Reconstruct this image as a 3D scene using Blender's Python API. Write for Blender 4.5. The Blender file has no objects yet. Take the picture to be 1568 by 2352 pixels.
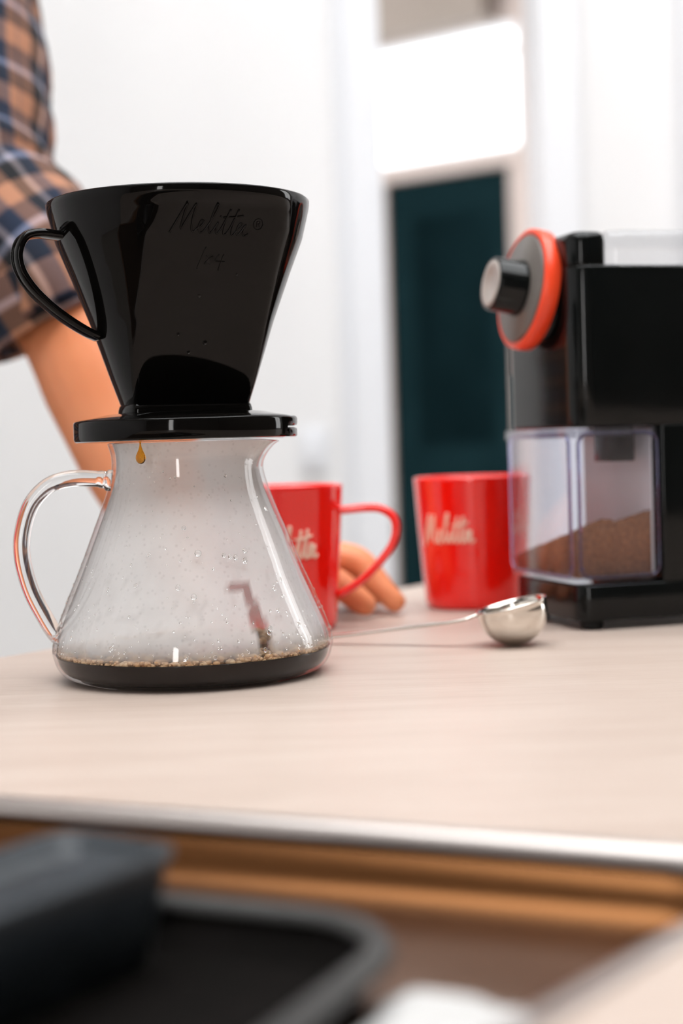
import bpy, bmesh, math, random
from mathutils import Vector, Matrix, noise
random.seed(7)
S = bpy.context.scene
COL = S.collection
PI = math.pi
R = math.radians

# ------------------------------------------------------------------ camera
EYE = Vector((0, 0, .107)); PITCH = R(2.3); ROLL = R(1.8)
fw = Vector((0, math.cos(PITCH), -math.sin(PITCH)))
up0 = Vector((0, math.sin(PITCH), math.cos(PITCH)))
rt0 = Vector((1, 0, 0))
c_rt = rt0*math.cos(ROLL) - up0*math.sin(ROLL)
c_up = up0*math.cos(ROLL) + rt0*math.sin(ROLL)
cam = bpy.data.cameras.new('camera')
camo = bpy.data.objects.new('camera', cam); COL.objects.link(camo)
M3 = Matrix((c_rt, c_up, -fw)).transposed()
camo.matrix_world = Matrix.Translation(EYE) @ M3.to_4x4()
cam.lens = 56; cam.sensor_fit = 'VERTICAL'; cam.sensor_height = 36; cam.sensor_width = 24
cam.clip_start = .02; cam.clip_end = 60
cam.dof.use_dof = True; cam.dof.focus_distance = .722; cam.dof.aperture_fstop = 4.8
S.camera = camo

# ------------------------------------------------------------------ world, lights, exposure
S.view_settings.view_transform = 'Standard'; S.view_settings.look = 'None'
S.view_settings.gamma = 1; S.view_settings.exposure = 0.08
S.view_settings.use_curve_mapping = False
w = bpy.data.worlds.new('overcast_sky'); S.world = w; w.use_nodes = True
bg = w.node_tree.nodes['Background']
bg.inputs[0].default_value = (.95, .97, 1, 1); bg.inputs[1].default_value = 3.5
S.cycles.max_bounces = 9; S.cycles.diffuse_bounces = 3; S.cycles.adaptive_threshold = .06

def area(name, loc, tgt, sx, sy, power, col=(1, 1, 1)):
    l = bpy.data.lights.new(name, 'AREA'); l.shape = 'RECTANGLE'; l.size = sx; l.size_y = sy
    l.energy = power; l.color = col
    o = bpy.data.objects.new(name, l); COL.objects.link(o); o.location = loc
    o.rotation_euler = (Vector(tgt)-Vector(loc)).to_track_quat('-Z', 'Y').to_euler()
    o['kind'] = 'helper'
    return o
# side and narrow window daylight, plus added overhead and hall fill lights
area('overhead_fill', (.2, .5, 2.32), (.2, .5, 0), 2.6, 2.6, 60, (1, .99, .98))  # unseen overhead source added to brighten the kitchen
area('daylight_side_window', (2.56, 1.95, .75), (0, 1.7, .6), .4, 1.6, 9, (1, .985, .97))
area('daylight_narrow_window', (-.62, -2.5, .62), (-.62, 0, .62), .24, 1.7, 15, (1, .96, .93))
area('hall_fill', (-2.42, 4.15, .9), (0, 4.4, .9), 1.6, 1.6, 60, (1, .97, .95))  # unseen source added to light the hall

# ------------------------------------------------------------------ materials
def mat(name, base=(.8, .8, .8), rough=.5, metal=0, spec=.5, trans=0, ior=1.45, coat=0):
    m = bpy.data.materials.new(name); m.use_nodes = True
    b = m.node_tree.nodes['Principled BSDF']
    b.inputs['Base Color'].default_value = (*base, 1); b.inputs['Roughness'].default_value = rough
    b.inputs['Metallic'].default_value = metal; b.inputs['IOR'].default_value = ior
    b.inputs['Specular IOR Level'].default_value = spec
    b.inputs['Transmission Weight'].default_value = trans; b.inputs['Coat Weight'].default_value = coat
    return m
def nd(m, t, **kw):
    n = m.node_tree.nodes.new(t)
    for k, v in kw.items(): setattr(n, k, v)
    return n
def lk(m, a, b): m.node_tree.links.new(a, b)
def bsdf(m): return m.node_tree.nodes['Principled BSDF']
def coords(m, scale=(1, 1, 1), out='Object', rot=(0, 0, 0)):
    tc = nd(m, 'ShaderNodeTexCoord'); mp = nd(m, 'ShaderNodeMapping')
    mp.inputs['Scale'].default_value = scale; mp.inputs['Rotation'].default_value = rot
    lk(m, tc.outputs[out], mp.inputs[0]); return mp.outputs[0]
def ramp(m, fac, stops):
    r = nd(m, 'ShaderNodeValToRGB'); e = r.color_ramp.elements
    while len(e) < len(stops): e.new(.5)
    for i, (p, c) in enumerate(stops):
        e[i].position = p; e[i].color = (*c, 1)
    lk(m, fac, r.inputs[0]); return r.outputs[0]
def noisy(m, scale, detail=3, vec=None, rough=.5):
    n = nd(m, 'ShaderNodeTexNoise'); n.inputs['Scale'].default_value = scale
    n.inputs['Detail'].default_value = detail; n.inputs['Roughness'].default_value = rough
    if vec: lk(m, vec, n.inputs['Vector'])
    return n.outputs[0]
def bump(m, h, strength=.2, dist=.001):
    b = nd(m, 'ShaderNodeBump'); b.inputs['Strength'].default_value = strength
    b.inputs['Distance'].default_value = dist; lk(m, h, b.inputs['Height'])
    lk(m, b.outputs[0], bsdf(m).inputs['Normal'])
def mottled(name, a, b, scale, rough=.5, bmp=0, dist=.001, **kw):
    m = mat(name, a, rough, **kw)
    n = noisy(m, scale, 4, coords(m))
    lk(m, ramp(m, n, [(.35, a), (.65, b)]), bsdf(m).inputs['Base Color'])
    if bmp: bump(m, n, bmp, dist)
    return m

MAT = {}
MAT['wall'] = mottled('white_plaster', (.86, .855, .86), (.88, .875, .88), 2.5, .7, .05)
MAT['trim'] = mottled('white_gloss_paint', (.86, .875, .91), (.88, .89, .92), 3, .35)
MAT['taupe'] = mottled('taupe_paint', (.62, .54, .51), (.65, .57, .54), 2, .6)
MAT['shaded_taupe'] = mottled('shaded_taupe_paint', (.36, .32, .285), (.39, .345, .31), 2, .8)  # taupe wall in shade, the shade put into the colour
MAT['ceiling'] = mottled('ceiling_paint', (.8, .79, .78), (.82, .81, .8), 2, .9)
MAT['floor'] = mottled('pale_floorboards', (.50, .45, .39), (.58, .52, .46), 6, .5)
MAT['backwall'] = mottled('grey_brown_kitchen_wall', (.10, .08, .065), (.125, .10, .085), 2, .7)
MAT['door'] = mottled('dark_teal_paint', (.004, .017, .021), (.006, .022, .027), 5, .9, spec=.08)
MAT['cabinet'] = mottled('white_cabinet_paint', (.75, .74, .73), (.78, .77, .76), 4, .4)
# counter: pale wood laminate, long fine grain
m = mat('pale_wood_laminate', (.7, .6, .52), .42)
v = coords(m, (26, 420, 60), rot=(0, 0, R(-6)))
g1 = noisy(m, 1, 5, v, .6)
v2 = coords(m, (6, 50, 20), rot=(0, 0, R(-6)))
g2 = noisy(m, 1, 3, v2)
mx = nd(m, 'ShaderNodeMath', operation='ADD'); lk(m, g1, mx.inputs[0]); lk(m, g2, mx.inputs[1])
hv = nd(m, 'ShaderNodeMath', operation='MULTIPLY'); lk(m, mx.outputs[0], hv.inputs[0]); hv.inputs[1].default_value = .5
lk(m, ramp(m, hv.outputs[0], [(.32, (.43, .335, .28)), (.5, (.49, .392, .335)), (.68, (.53, .435, .375))]), bsdf(m).inputs['Base Color'])
bump(m, g1, .35, .0006)
MAT['counter'] = m
MAT['black'] = mat('glossy_black_plastic', (.003, .0028, .0026), .05, spec=.2)
n_ = noisy(MAT['black'], 60, 2, coords(MAT['black'])); bump(MAT['black'], n_, .02, .0004)
MAT['blackbody'] = mottled('black_satin_plastic', (.003, .004, .004), (.004, .005, .005), 30, .12, spec=.3)
MAT['blackrub'] = mottled('black_rubber', (.012, .012, .012), (.016, .016, .016), 80, .7)
MAT['glass'] = mat('clear_borosilicate_glass', (1, 1, 1), 0, trans=1, ior=1.47)
n_ = noisy(MAT['glass'], 25, 1, coords(MAT['glass'])); bump(MAT['glass'], n_, .03, .001)
MAT['water'] = mat('clear_water', (1, .99, .98), .02, trans=1, ior=1.33)
n_ = noisy(MAT['water'], 600, 1, coords(MAT['water'])); bump(MAT['water'], n_, .05, .0003)
MAT['amber'] = mat('amber_coffee_drop', (.95, .42, .04), .02, trans=1, ior=1.33)
n_ = noisy(MAT['amber'], 200, 1, coords(MAT['amber'])); bump(MAT['amber'], n_, .03, .0003)
MAT['coffee'] = mottled('black_coffee', (.005, .0018, .0007), (.007, .0025, .001), 40, .08, spec=.15)
MAT['foam'] = mottled('tan_coffee_bubbles', (.80, .47, .22), (.95, .70, .45), 120, .06, trans=.45, ior=1.2)
MAT['red'] = mottled('red_glaze', (.93, .008, .004), (.96, .011, .005), 8, .08, coat=.6)
MAT['print'] = mottled('pale_peach_print', (.97, .62, .48), (.98, .68, .54), 60, .35)
MAT['steel'] = mat('polished_steel', (.72, .68, .62), .12, metal=1)
n_ = noisy(MAT['steel'], 90, 2, coords(MAT['steel'])); bump(MAT['steel'], n_, .05, .0004)
MAT['orange'] = mottled('orange_red_plastic', (.92, .065, .02), (.95, .08, .025), 30, .3)
MAT['greydisc'] = mottled('grey_satin_plastic', (.13, .115, .105), (.15, .135, .12), 60, .35)
MAT['silver'] = mottled('silver_grey_plastic', (.42, .37, .34), (.46, .41, .37), 60, .35)
# thin clear plastic: straight-through with Fresnel gloss
def thin_clear(name, tint, ior=1.5, rough=.03, haze=.0, hazecol=(.8, .8, .85)):
    m = bpy.data.materials.new(name); m.use_nodes = True; nt = m.node_tree; nt.nodes.clear()
    out = nd(m, 'ShaderNodeOutputMaterial'); tr = nd(m, 'ShaderNodeBsdfTransparent'); gl = nd(m, 'ShaderNodeBsdfGlossy')
    tr.inputs[0].default_value = (*tint, 1); gl.inputs['Roughness'].default_value = rough
    fr = nd(m, 'ShaderNodeFresnel'); ge = nd(m, 'ShaderNodeNewGeometry'); io = nd(m, 'ShaderNodeMix')
    lk(m, ge.outputs['Backfacing'], io.inputs[0]); io.inputs[2].default_value = ior; io.inputs[3].default_value = 1/ior
    lk(m, io.outputs[0], fr.inputs[0])                        # the same reflection from both sides of the sheet
    nz = noisy(m, 30, 2, coords(m)); bp = nd(m, 'ShaderNodeBump'); bp.inputs['Strength'].default_value = .06
    bp.inputs['Distance'].default_value = .001; lk(m, nz, bp.inputs['Height']); lk(m, bp.outputs[0], gl.inputs['Normal'])
    mx = nd(m, 'ShaderNodeMixShader'); lk(m, fr.outputs[0], mx.inputs[0]); lk(m, gl.outputs[0], mx.inputs[2])
    if haze:
        df = nd(m, 'ShaderNodeBsdfTranslucent'); df.inputs[0].default_value = (*hazecol, 1)
        d2 = nd(m, 'ShaderNodeBsdfDiffuse'); d2.inputs[0].default_value = (*hazecol, 1)
        ad = nd(m, 'ShaderNodeMixShader'); ad.inputs[0].default_value = .5
        lk(m, df.outputs[0], ad.inputs[1]); lk(m, d2.outputs[0], ad.inputs[2])
        m2 = nd(m, 'ShaderNodeMixShader'); m2.inputs[0].default_value = haze
        lk(m, tr.outputs[0], m2.inputs[1]); lk(m, ad.outputs[0], m2.inputs[2]); lk(m, m2.outputs[0], mx.inputs[1])
    else:
        lk(m, tr.outputs[0], mx.inputs[1])
    lk(m, mx.outputs[0], out.inputs[0]); return m
MAT['clear'] = thin_clear('clear_bin_plastic', (.95, .955, .98), ior=1.35, haze=.02, hazecol=(.85, .86, .92))
MAT['lid'] = thin_clear('clear_lid_plastic', (.96, .965, .97), haze=.1)
MAT['vessel'] = thin_clear('thin_carafe_glass', (.985, .985, .985), 1.40, .01)
MAT['pane'] = thin_clear('window_glass', (.98, .99, .99))
# fog on the inside of the carafe
def fog_mat():
    m = bpy.data.materials.new('steam_fog'); m.use_nodes = True; m.node_tree.nodes.clear()
    out = nd(m, 'ShaderNodeOutputMaterial'); tr = nd(m, 'ShaderNodeBsdfTransparent')
    df = nd(m, 'ShaderNodeBsdfDiffuse'); df.inputs[0].default_value = (.99, .98, .975, 1)
    tl = nd(m, 'ShaderNodeBsdfRefraction'); tl.inputs[0].default_value = (1, .985, .98, 1); tl.inputs['Roughness'].default_value = .55; tl.inputs['IOR'].default_value = 1.25
    t2 = nd(m, 'ShaderNodeBsdfTranslucent'); t2.inputs[0].default_value = (1, .985, .98, 1)
    a0 = nd(m, 'ShaderNodeMixShader'); a0.inputs[0].default_value = .65
    lk(m, t2.outputs[0], a0.inputs[1]); lk(m, tl.outputs[0], a0.inputs[2])
    a = nd(m, 'ShaderNodeMixShader'); a.inputs[0].default_value = .34
    lk(m, df.outputs[0], a.inputs[1]); lk(m, a0.outputs[0], a.inputs[2])
    at_ = nd(m, 'ShaderNodeAttribute'); at_.attribute_name = 'fog'
    vec = coords(m)
    n1 = noisy(m, 28, 4, vec)
    mr = nd(m, 'ShaderNodeMapRange'); lk(m, n1, mr.inputs[0])
    mr.inputs[1].default_value = .3; mr.inputs[2].default_value = .7; mr.inputs[3].default_value = .8; mr.inputs[4].default_value = 1
    vo = nd(m, 'ShaderNodeTexVoronoi'); vo.inputs['Scale'].default_value = 330; lk(m, vec, vo.inputs['Vector'])
    sp = nd(m, 'ShaderNodeMapRange'); lk(m, vo.outputs['Distance'], sp.inputs[0])
    sp.inputs[1].default_value = .12; sp.inputs[2].default_value = .3; sp.inputs[3].default_value = .88; sp.inputs[4].default_value = 1
    p1 = nd(m, 'ShaderNodeMath', operation='MULTIPLY'); lk(m, mr.outputs[0], p1.inputs[0]); lk(m, sp.outputs[0], p1.inputs[1])
    p2 = nd(m, 'ShaderNodeMath', operation='MULTIPLY'); lk(m, p1.outputs[0], p2.inputs[0]); lk(m, at_.outputs['Fac'], p2.inputs[1])
    mx = nd(m, 'ShaderNodeMixShader'); lk(m, p2.outputs[0], mx.inputs[0]); lk(m, tr.outputs[0], mx.inputs[1]); lk(m, a.outputs[0], mx.inputs[2])
    lk(m, mx.outputs[0], out.inputs[0]); return m
MAT['fog'] = fog_mat()
MAT['grounds'] = mottled('ground_coffee', (.15, .045, .013), (.26, .095, .030), 420, .9, .8, .001)
MAT['sink'] = mat('steel_with_wood_reflection', (.15, .064, .024), .3, metal=1)  # brown in the base colour stands for wood reflected in plain steel
n_ = noisy(MAT['sink'], 1, 3, coords(MAT['sink'], (20, 300, 20))); bump(MAT['sink'], n_, .08, .0005)
MAT['sinkrim'] = mat('bright_steel', (.46, .42, .40), .32, metal=1)
n_ = noisy(MAT['sinkrim'], 1, 3, coords(MAT['sinkrim'], (20, 300, 20))); bump(MAT['sinkrim'], n_, .06, .0005)
MAT['pan'] = mottled('charcoal_enamel', (.004, .0035, .003), (.006, .005, .0045), 50, .7, spec=.04)
MAT['panrim'] = mottled('grey_worn_enamel', (.028, .027, .026), (.04, .039, .037), 50, .5)
MAT['slate'] = mottled('slate_blue_glaze', (.016, .021, .026), (.032, .040, .048), 25, .45)
m = mottled('warm_skin', (.74, .25, .105), (.80, .30, .14), 14, .5, .1, .001)
bsdf(m).inputs['Subsurface Weight'].default_value = .12
bsdf(m).inputs['Subsurface Radius'].default_value = (.012, .004, .002)
bsdf(m).inputs['Subsurface Scale'].default_value = .5
MAT['skin'] = m
MAT['binback'] = mottled('pale_grey_frosted_plastic', (.62, .61, .62), (.66, .65, .66), 40, .5)
MAT['tint'] = mottled('clear_plastic_violet_reflection', (.50, .50, .80), (.58, .58, .86), 40, .05, trans=1, ior=1.4)  # violet reflections on the clear bin edges, put into the colour
MAT['linen'] = mottled('white_linen', (.48, .47, .46), (.55, .54, .53), 300, .9, .3, .0005)
MAT['hair'] = mottled('brown_hair', (.03, .018, .01), (.06, .035, .02), 80, .6)
MAT['denim'] = mottled('dark_denim', (.015, .02, .04), (.02, .03, .06), 60, .9)
# plaid: bands along and around the sleeve (UV in metres)
def plaid():
    m = mat('plaid_flannel', (.5, .35, .25), .9)
    uv = nd(m, 'ShaderNodeUVMap'); sx = nd(m, 'ShaderNodeSeparateXYZ'); lk(m, uv.outputs[0], sx.inputs[0])
    def bands(sock, per, ph):
        a = nd(m, 'ShaderNodeMath', operation='MULTIPLY_ADD'); lk(m, sock, a.inputs[0]); a.inputs[1].default_value = 1/per; a.inputs[2].default_value = ph
        f = nd(m, 'ShaderNodeMath', operation='FRACT'); lk(m, a.outputs[0], f.inputs[0]); return f.outputs[0]
    u = bands(sx.outputs[0], .052, .1); vv = bands(sx.outputs[1], .052, .3)
    A = ramp(m, u, [(0, (.60, .37, .26)), (.30, (.60, .37, .26)), (.34, (.05, .10, .20)), (.62, (.03, .06, .13)), (.66, (.62, .55, .56)), (.72, (.62, .55, .56)), (.76, (.02, .022, .03)), (.97, (.02, .022, .03))])
    B = ramp(m, vv, [(0, (.60, .38, .27)), (.30, (.60, .38, .27)), (.34, (.05, .06, .10)), (.60, (.03, .05, .10)), (.64, (.55, .58, .7)), (.70, (.5, .5, .6)), (.74, (.03, .03, .04)), (.96, (.03, .03, .04))])
    mx = nd(m, 'ShaderNodeMix', data_type='RGBA', blend_type='MIX'); mx.inputs[0].default_value = .5
    lk(m, A, mx.inputs[6]); lk(m, B, mx.inputs[7]); 
    m2 = nd(m, 'ShaderNodeMix', data_type='RGBA', blend_type='MULTIPLY'); m2.inputs[0].default_value = .8
    lk(m, mx.outputs[2], m2.inputs[6]); lk(m, mx.outputs[2], m2.inputs[7])
    lk(m, m2.outputs[2], bsdf(m).inputs['Base Color'])
    n = noisy(m, 900, 2, coords(m)); bump(m, n, .3, .0006)
    return m
MAT['plaid'] = plaid()

# ------------------------------------------------------------------ mesh helpers
def tag(o, label=None, cat=None, group=None, kind=None):
    if label: o['label'] = label
    if cat: o['category'] = cat
    if group: o['group'] = group
    if kind: o['kind'] = kind
    return o
def thing(name, loc, rz=0, label=None, cat=None, group=None):
    o = bpy.data.objects.new(name, None); COL.objects.link(o); o.location = loc; o.rotation_euler = (0, 0, rz)
    o.empty_display_size = .02
    return tag(o, label, cat, group)
def obj(name, bm, m, parent=None, smooth=True, loc=None, rot=None):
    bmesh.ops.recalc_face_normals(bm, faces=bm.faces)
    me = bpy.data.meshes.new(name); bm.to_mesh(me); bm.free()
    for p in me.polygons: p.use_smooth = smooth
    me.materials.append(MAT[m])
    o = bpy.data.objects.new(name, me); COL.objects.link(o)
    if parent: o.parent = parent
    if loc: o.location = loc
    if rot: o.rotation_euler = rot
    return o
def sharp(o, ang=35):
    me = o.data; bm = bmesh.new(); bm.from_mesh(me)
    for e in bm.edges:
        if len(e.link_faces) == 2 and e.calc_face_angle(0) > R(ang): e.smooth = False
    bm.to_mesh(me); bm.free(); return o
def loft(bm, rings, closed=True, cap0=False, cap1=False):
    vs = [[bm.verts.new(p) for p in r] for r in rings]
    n = len(rings[0])
    for a, b in zip(vs, vs[1:]):
        for i in range(n if closed else n-1):
            j = (i+1) % n
            try: bm.faces.new((a[i], a[j], b[j], b[i]))
            except ValueError: pass
    if cap0: bm.faces.new(vs[0])
    if cap1: bm.faces.new(list(reversed(vs[-1])))
    return vs
def lathe(bm, prof, n=72, c=(0, 0, 0), fn=None):
    """prof: list of (r, z), r==0 closes on the axis"""
    rows = []
    for r, z in prof:
        if r <= 1e-7: rows.append([bm.verts.new((c[0], c[1], c[2]+z))]); continue
        row = []
        for i in range(n):
            t = 2*PI*i/n; rr = r
            if fn: rr, zz = fn(t, r, z)
            else: zz = z
            row.append(bm.verts.new((c[0]+rr*math.cos(t), c[1]+rr*math.sin(t), c[2]+zz)))
        rows.append(row)
    for a, b in zip(rows, rows[1:]):
        for i in range(n):
            j = (i+1) % n
            if len(a) == 1 and len(b) == 1: continue
            if len(a) == 1: bm.faces.new((a[0], b[j], b[i]))
            elif len(b) == 1: bm.faces.new((a[i], a[j], b[0]))
            else: bm.faces.new((a[i], a[j], b[j], b[i]))
def catmull(pts, k=8):
    pts = [Vector(p) for p in pts]; P = [pts[0]*2-pts[1]] + pts + [pts[-1]*2-pts[-2]]; out = []
    for i in range(1, len(P)-2):
        a, b, c, d = P[i-1:i+3]
        for s in range(k):
            t = s/k
            out.append(.5*((2*b) + (c-a)*t + (2*a-5*b+4*c-d)*t*t + (3*b-a-3*c+d)*t**3))
    out.append(pts[-1]); return out
def tube(bm, pts, rad, n=10, side=None, flat=1.0, caps=True, power=2):
    """sweep a (super)ellipse; rad scalar or list; side = fixed binormal giving the wide axis with ratio flat"""
    pts = [Vector(p) for p in pts]; rings = []
    prev = None
    for i, p in enumerate(pts):
        t = (pts[min(i+1, len(pts)-1)]-pts[max(i-1, 0)]).normalized()
        if side is not None:
            b = (Vector(side)-t*Vector(side).dot(t)).normalized(); a = b.cross(t)
        else:
            if prev is None:
                h = Vector((0, 0, 1)) if abs(t.z) < .9 else Vector((1, 0, 0)); a = (h-t*h.dot(t)).normalized()
            else: a = (prev-t*prev.dot(t)).normalized()
            prev = a; b = t.cross(a)
        r = rad[i] if isinstance(rad, (list, tuple)) else rad
        ring = []
        for k in range(n):
            q = 2*PI*k/n; c_, s_ = math.cos(q), math.sin(q)
            if power != 2:
                c_ = math.copysign(abs(c_)**(2/power), c_); s_ = math.copysign(abs(s_)**(2/power), s_)
            ring.append(p + a*r*c_ + b*r*flat*s_)
        rings.append(ring)
    return loft(bm, rings, True, caps, caps)
def rrect(x0, x1, y0, y1, r, n=6):
    """rounded rectangle outline; r scalar or 4 radii for corners (x0y0, x1y0, x1y1, x0y1)"""
    rs = r if isinstance(r, (list, tuple)) else [r]*4; out = []
    for (cx, cy, sx, sy, a0), q in zip(((x0, y0, 1, 1, 180), (x1, y0, -1, 1, 270), (x1, y1, -1, -1, 0), (x0, y1, 1, -1, 90)), rs):
        for i in range(n+1):
            t = R(a0+90*i/n); out.append((cx+sx*q+q*math.cos(t), cy+sy*q+q*math.sin(t)))
    return out
def rbox(bm, x0, x1, y0, y1, z0, z1, r=.004, e=.001, n=6, e0=None):
    """vertical-sided rounded box with small rounded top and bottom edges"""
    e0 = e if e0 is None else e0
    def ring(ins, z):
        q = [max(k-ins, .0004) for k in (r if isinstance(r, (list, tuple)) else [r]*4)]
        return [(x, y, z) for x, y in rrect(x0+ins, x1-ins, y0+ins, y1-ins, q, n)]
    rows = []
    for k in range(4): a = R(90*k/3); rows.append(ring(e0*(1-math.sin(a)), z0+e0*(1-math.cos(a))))
    for k in range(4): a = R(90*k/3); rows.append(ring(e*(1-math.cos(a)), z1-e+e*math.sin(a)))
    loft(bm, rows, True, True, True)
def box(bm, x0, x1, y0, y1, z0, z1):
    v = [bm.verts.new((x, y, z)) for z in (z0, z1) for x, y in ((x0, y0), (x1, y0), (x1, y1), (x0, y1))]
    for f in ((0, 3, 2, 1), (4, 5, 6, 7), (0, 1, 5, 4), (1, 2, 6, 5), (2, 3, 7, 6), (3, 0, 4, 7)): bm.faces.new([v[i] for i in f])
def prism(bm, poly, z0, z1):
    a = [bm.verts.new((*p, z0)) for p in poly]; b = [bm.verts.new((*p, z1)) for p in poly]
    n = len(poly); bm.faces.new(list(reversed(a))); bm.faces.new(b)
    for i in range(n): bm.faces.new((a[i], a[(i+1) % n], b[(i+1) % n], b[i]))
def NB(): return bmesh.new()
ICO = {}
def ico(bm, sub, M):
    if sub not in ICO:
        t = bmesh.new(); bmesh.ops.create_icosphere(t, subdivisions=sub, radius=1); t.verts.ensure_lookup_table()
        ICO[sub] = ([v.co.copy() for v in t.verts], [[v.index for v in f.verts] for f in t.faces]); t.free()
    vs, fs = ICO[sub]; nv = [bm.verts.new(M @ c) for c in vs]
    for f in fs: bm.faces.new([nv[i] for i in f])
def struct(name, bm, m, parent=None, smooth=False, **kw):
    o = obj(name, bm, m, parent, smooth, **kw)
    if not parent: o['kind'] = 'structure'
    return o

# script word: one flowing pen line plus bars and dots, drawn in units of the capital height
SCRIPT = [
    [(0, -.06), (.26, .5), (.52, 1.0), (.44, .55), (.40, .1), (.62, .55), (.86, .98), (.80, .5), (.82, .12), (.92, .05), (1.02, .16),
     (1.2, .3), (1.26, .42), (1.16, .46), (1.08, .25), (1.14, .05), (1.26, .06), (1.40, .24), (1.62, .66), (1.74, .98), (1.66, 1.02), (1.54, .6),
     (1.49, .2), (1.55, .05), (1.68, .18), (1.82, .44), (1.77, .2), (1.82, .05), (1.94, .18), (2.1, .55), (2.24, .92)],
    [(2.24, .92), (2.1, .4), (2.08, .1), (2.16, .05), (2.28, .2), (2.44, .6), (2.56, .95)],
    [(2.56, .95), (2.42, .4), (2.40, .1), (2.48, .05), (2.6, .2), (2.8, .42), (2.70, .47), (2.6, .28), (2.64, .06), (2.78, .2), (2.92, .44), (2.86, .16), (2.92, .05), (3.08, .14)],
    [(2.0, .62), (2.35, .66), (2.78, .74)],
    [(1.88, .62), (1.91, .67)],
]
def pen(bm, mapper, strokes, r, k=5, n=6):
    for s in strokes:
        pts = [mapper(p.x, p.y) for p in catmull([(a, b, 0) for a, b in s], k)]
        tube(bm, pts, r, n)

# ------------------------------------------------------------------ the room (counter top is z = 0, floor z = -0.9)
FZ, CZ = -.9, 2.3
bm = NB(); box(bm, -2.6, 3.2, -2.8, 7.6, FZ-.05, FZ); struct('floor', bm, 'floor')
bm = NB()
for b in ((-2.6, -1.1, -2.8, 7.6), (1.5, 3.2, -2.8, 7.6), (-1.1, 1.5, -2.8, -.8), (-1.1, 1.5, 1.8, 7.6)): box(bm, *b, CZ, CZ+.05)
struct('ceiling', bm, 'ceiling')
bm = NB(); box(bm, -2.6, .03, 2.6, 2.72, FZ, CZ); struct('wall_left', bm, 'wall')
def wall_x(name, x, y0, y1, hole, m):                          # a wall across X with a window opening hole=(ya,yb,za,zb)
    bm = NB(); ya, yb, za, zb = hole
    box(bm, x-.06, x+.06, y0, ya, FZ, CZ); box(bm, x-.06, x+.06, yb, y1, FZ, CZ)
    box(bm, x-.06, x+.06, ya, yb, FZ, za); box(bm, x-.06, x+.06, ya, yb, zb, CZ)
    return struct(name, bm, m)
bm = NB(); box(bm, -2.52, -2.4, -2.8, 2.6, FZ, CZ); struct('wall_side_left', bm, 'wall')
wall_x('wall_side_right', 2.66, -2.8, 2.3, (1.7, 2.2, -.1, 1.6), 'backwall')
bm = NB()
box(bm, -2.6, -.76, -2.72, -2.6, FZ, CZ); box(bm, -.48, 3.2, -2.72, -2.6, FZ, CZ)
box(bm, -.76, -.48, -2.72, -2.6, FZ, -.24); box(bm, -.76, -.48, -2.72, -2.6, 1.48, CZ)
struct('wall_back', bm, 'backwall')
bm = NB(); box(bm, .315, 3.2, 2.3, 2.42, FZ, CZ); struct('wall_right', bm, 'wall')
bm = NB(); box(bm, .30, .316, 2.27, 2.45, FZ, CZ); box(bm, .316, .352, 2.27, 2.299, FZ, CZ); struct('trim_2', bm, 'trim')
bm = NB(); box(bm, .50, .56, 2.26, 2.299, FZ, CZ); struct('trim_3', bm, 'trim')
bm = NB(); box(bm, .028, .082, 2.56, 2.76, FZ, CZ); box(bm, .008, .0279, 2.585, 2.599, FZ, CZ); struct('trim_1', bm, 'trim')
bm = NB(); box(bm, -.14, .02, 2.585, 2.599, FZ, FZ+.14); box(bm, -2.39, -.1401, 2.585, 2.599, FZ, FZ+.14); struct('baseboard_left', bm, 'trim')
bm = NB()
for b in ((-1.1, -1.04, -.8, 1.8), (1.44, 1.5, -.8, 1.8), (-1.04, 1.44, -.8, -.74), (-1.04, 1.44, 1.74, 1.8)): box(bm, *b, CZ+.051, CZ+.2)
rw = struct('added_rooflight', bm, 'trim'); bm = NB(); box(bm, -1.04, 1.44, -.74, 1.74, CZ+.14, CZ+.146); obj('pane', bm, 'pane', rw, False)  # unseen roof opening added for the overhead fill light
# kitchen windows out of view: frames and glazing bars in the openings
def window_x(name, x, ya, yb, za, zb):
    bm = NB(); t = .05
    box(bm, x-.03, x+.03, ya, ya+t, za, zb); box(bm, x-.03, x+.03, yb-t, yb, za, zb)
    box(bm, x-.03, x+.03, ya+t, yb-t, za, za+t); box(bm, x-.03, x+.03, ya+t, yb-t, zb-t, zb)
    ym = (ya+yb)/2; box(bm, x-.02, x+.02, ym-.02, ym+.02, za+t, zb-t)
    f = struct(name, bm, 'trim')
    for a, b in ((ya+t, ym-.02), (ym+.02, yb-t)):
        bm = NB(); box(bm, x-.003, x+.003, a, b, za+t, zb-t); obj('pane', bm, 'pane', f, False)
window_x('window_2', 2.66, 1.7, 2.2, -.1, 1.6)

# hall wall with the dark door and the transom, seen obliquely through the opening
HA = math.atan2(5.84-6.16, .634-.208)
hall = Vector((.208, 6.16, 0)); 
def hall_struct(name, boxes, m, parent=None, smooth=False):
    bm = NB()
    for b in boxes: box(bm, *b)
    if parent: return obj(name, bm, m, parent, smooth)
    o = struct(name, bm, m, loc=hall, rot=(0, 0, HA)); return o
DW = .535                                                     # local x along the wall, y away, z up
hall_struct('wall_hall', [(-1.9, -.14, .0, .12, FZ, CZ), (DW+.06, 2.6, .0, .12, FZ, CZ), (-.14, DW+.06, .0, .12, 1.635, CZ), (-.14, DW+.06, 0, .12, 1.12, 1.175)], 'taupe')
hall_struct('hall_wall_shade', [(-1.4, DW-.02, -.10, -.001, 1.64, CZ)], 'shaded_taupe')  # darker panel painted as the shaded upper hall wall
hall_struct('trim_5', [(-.14, -.02, .02, .10, FZ, 1.119), (DW+.0, DW+.059, .02, .10, FZ, 1.119)], 'taupe')
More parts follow.
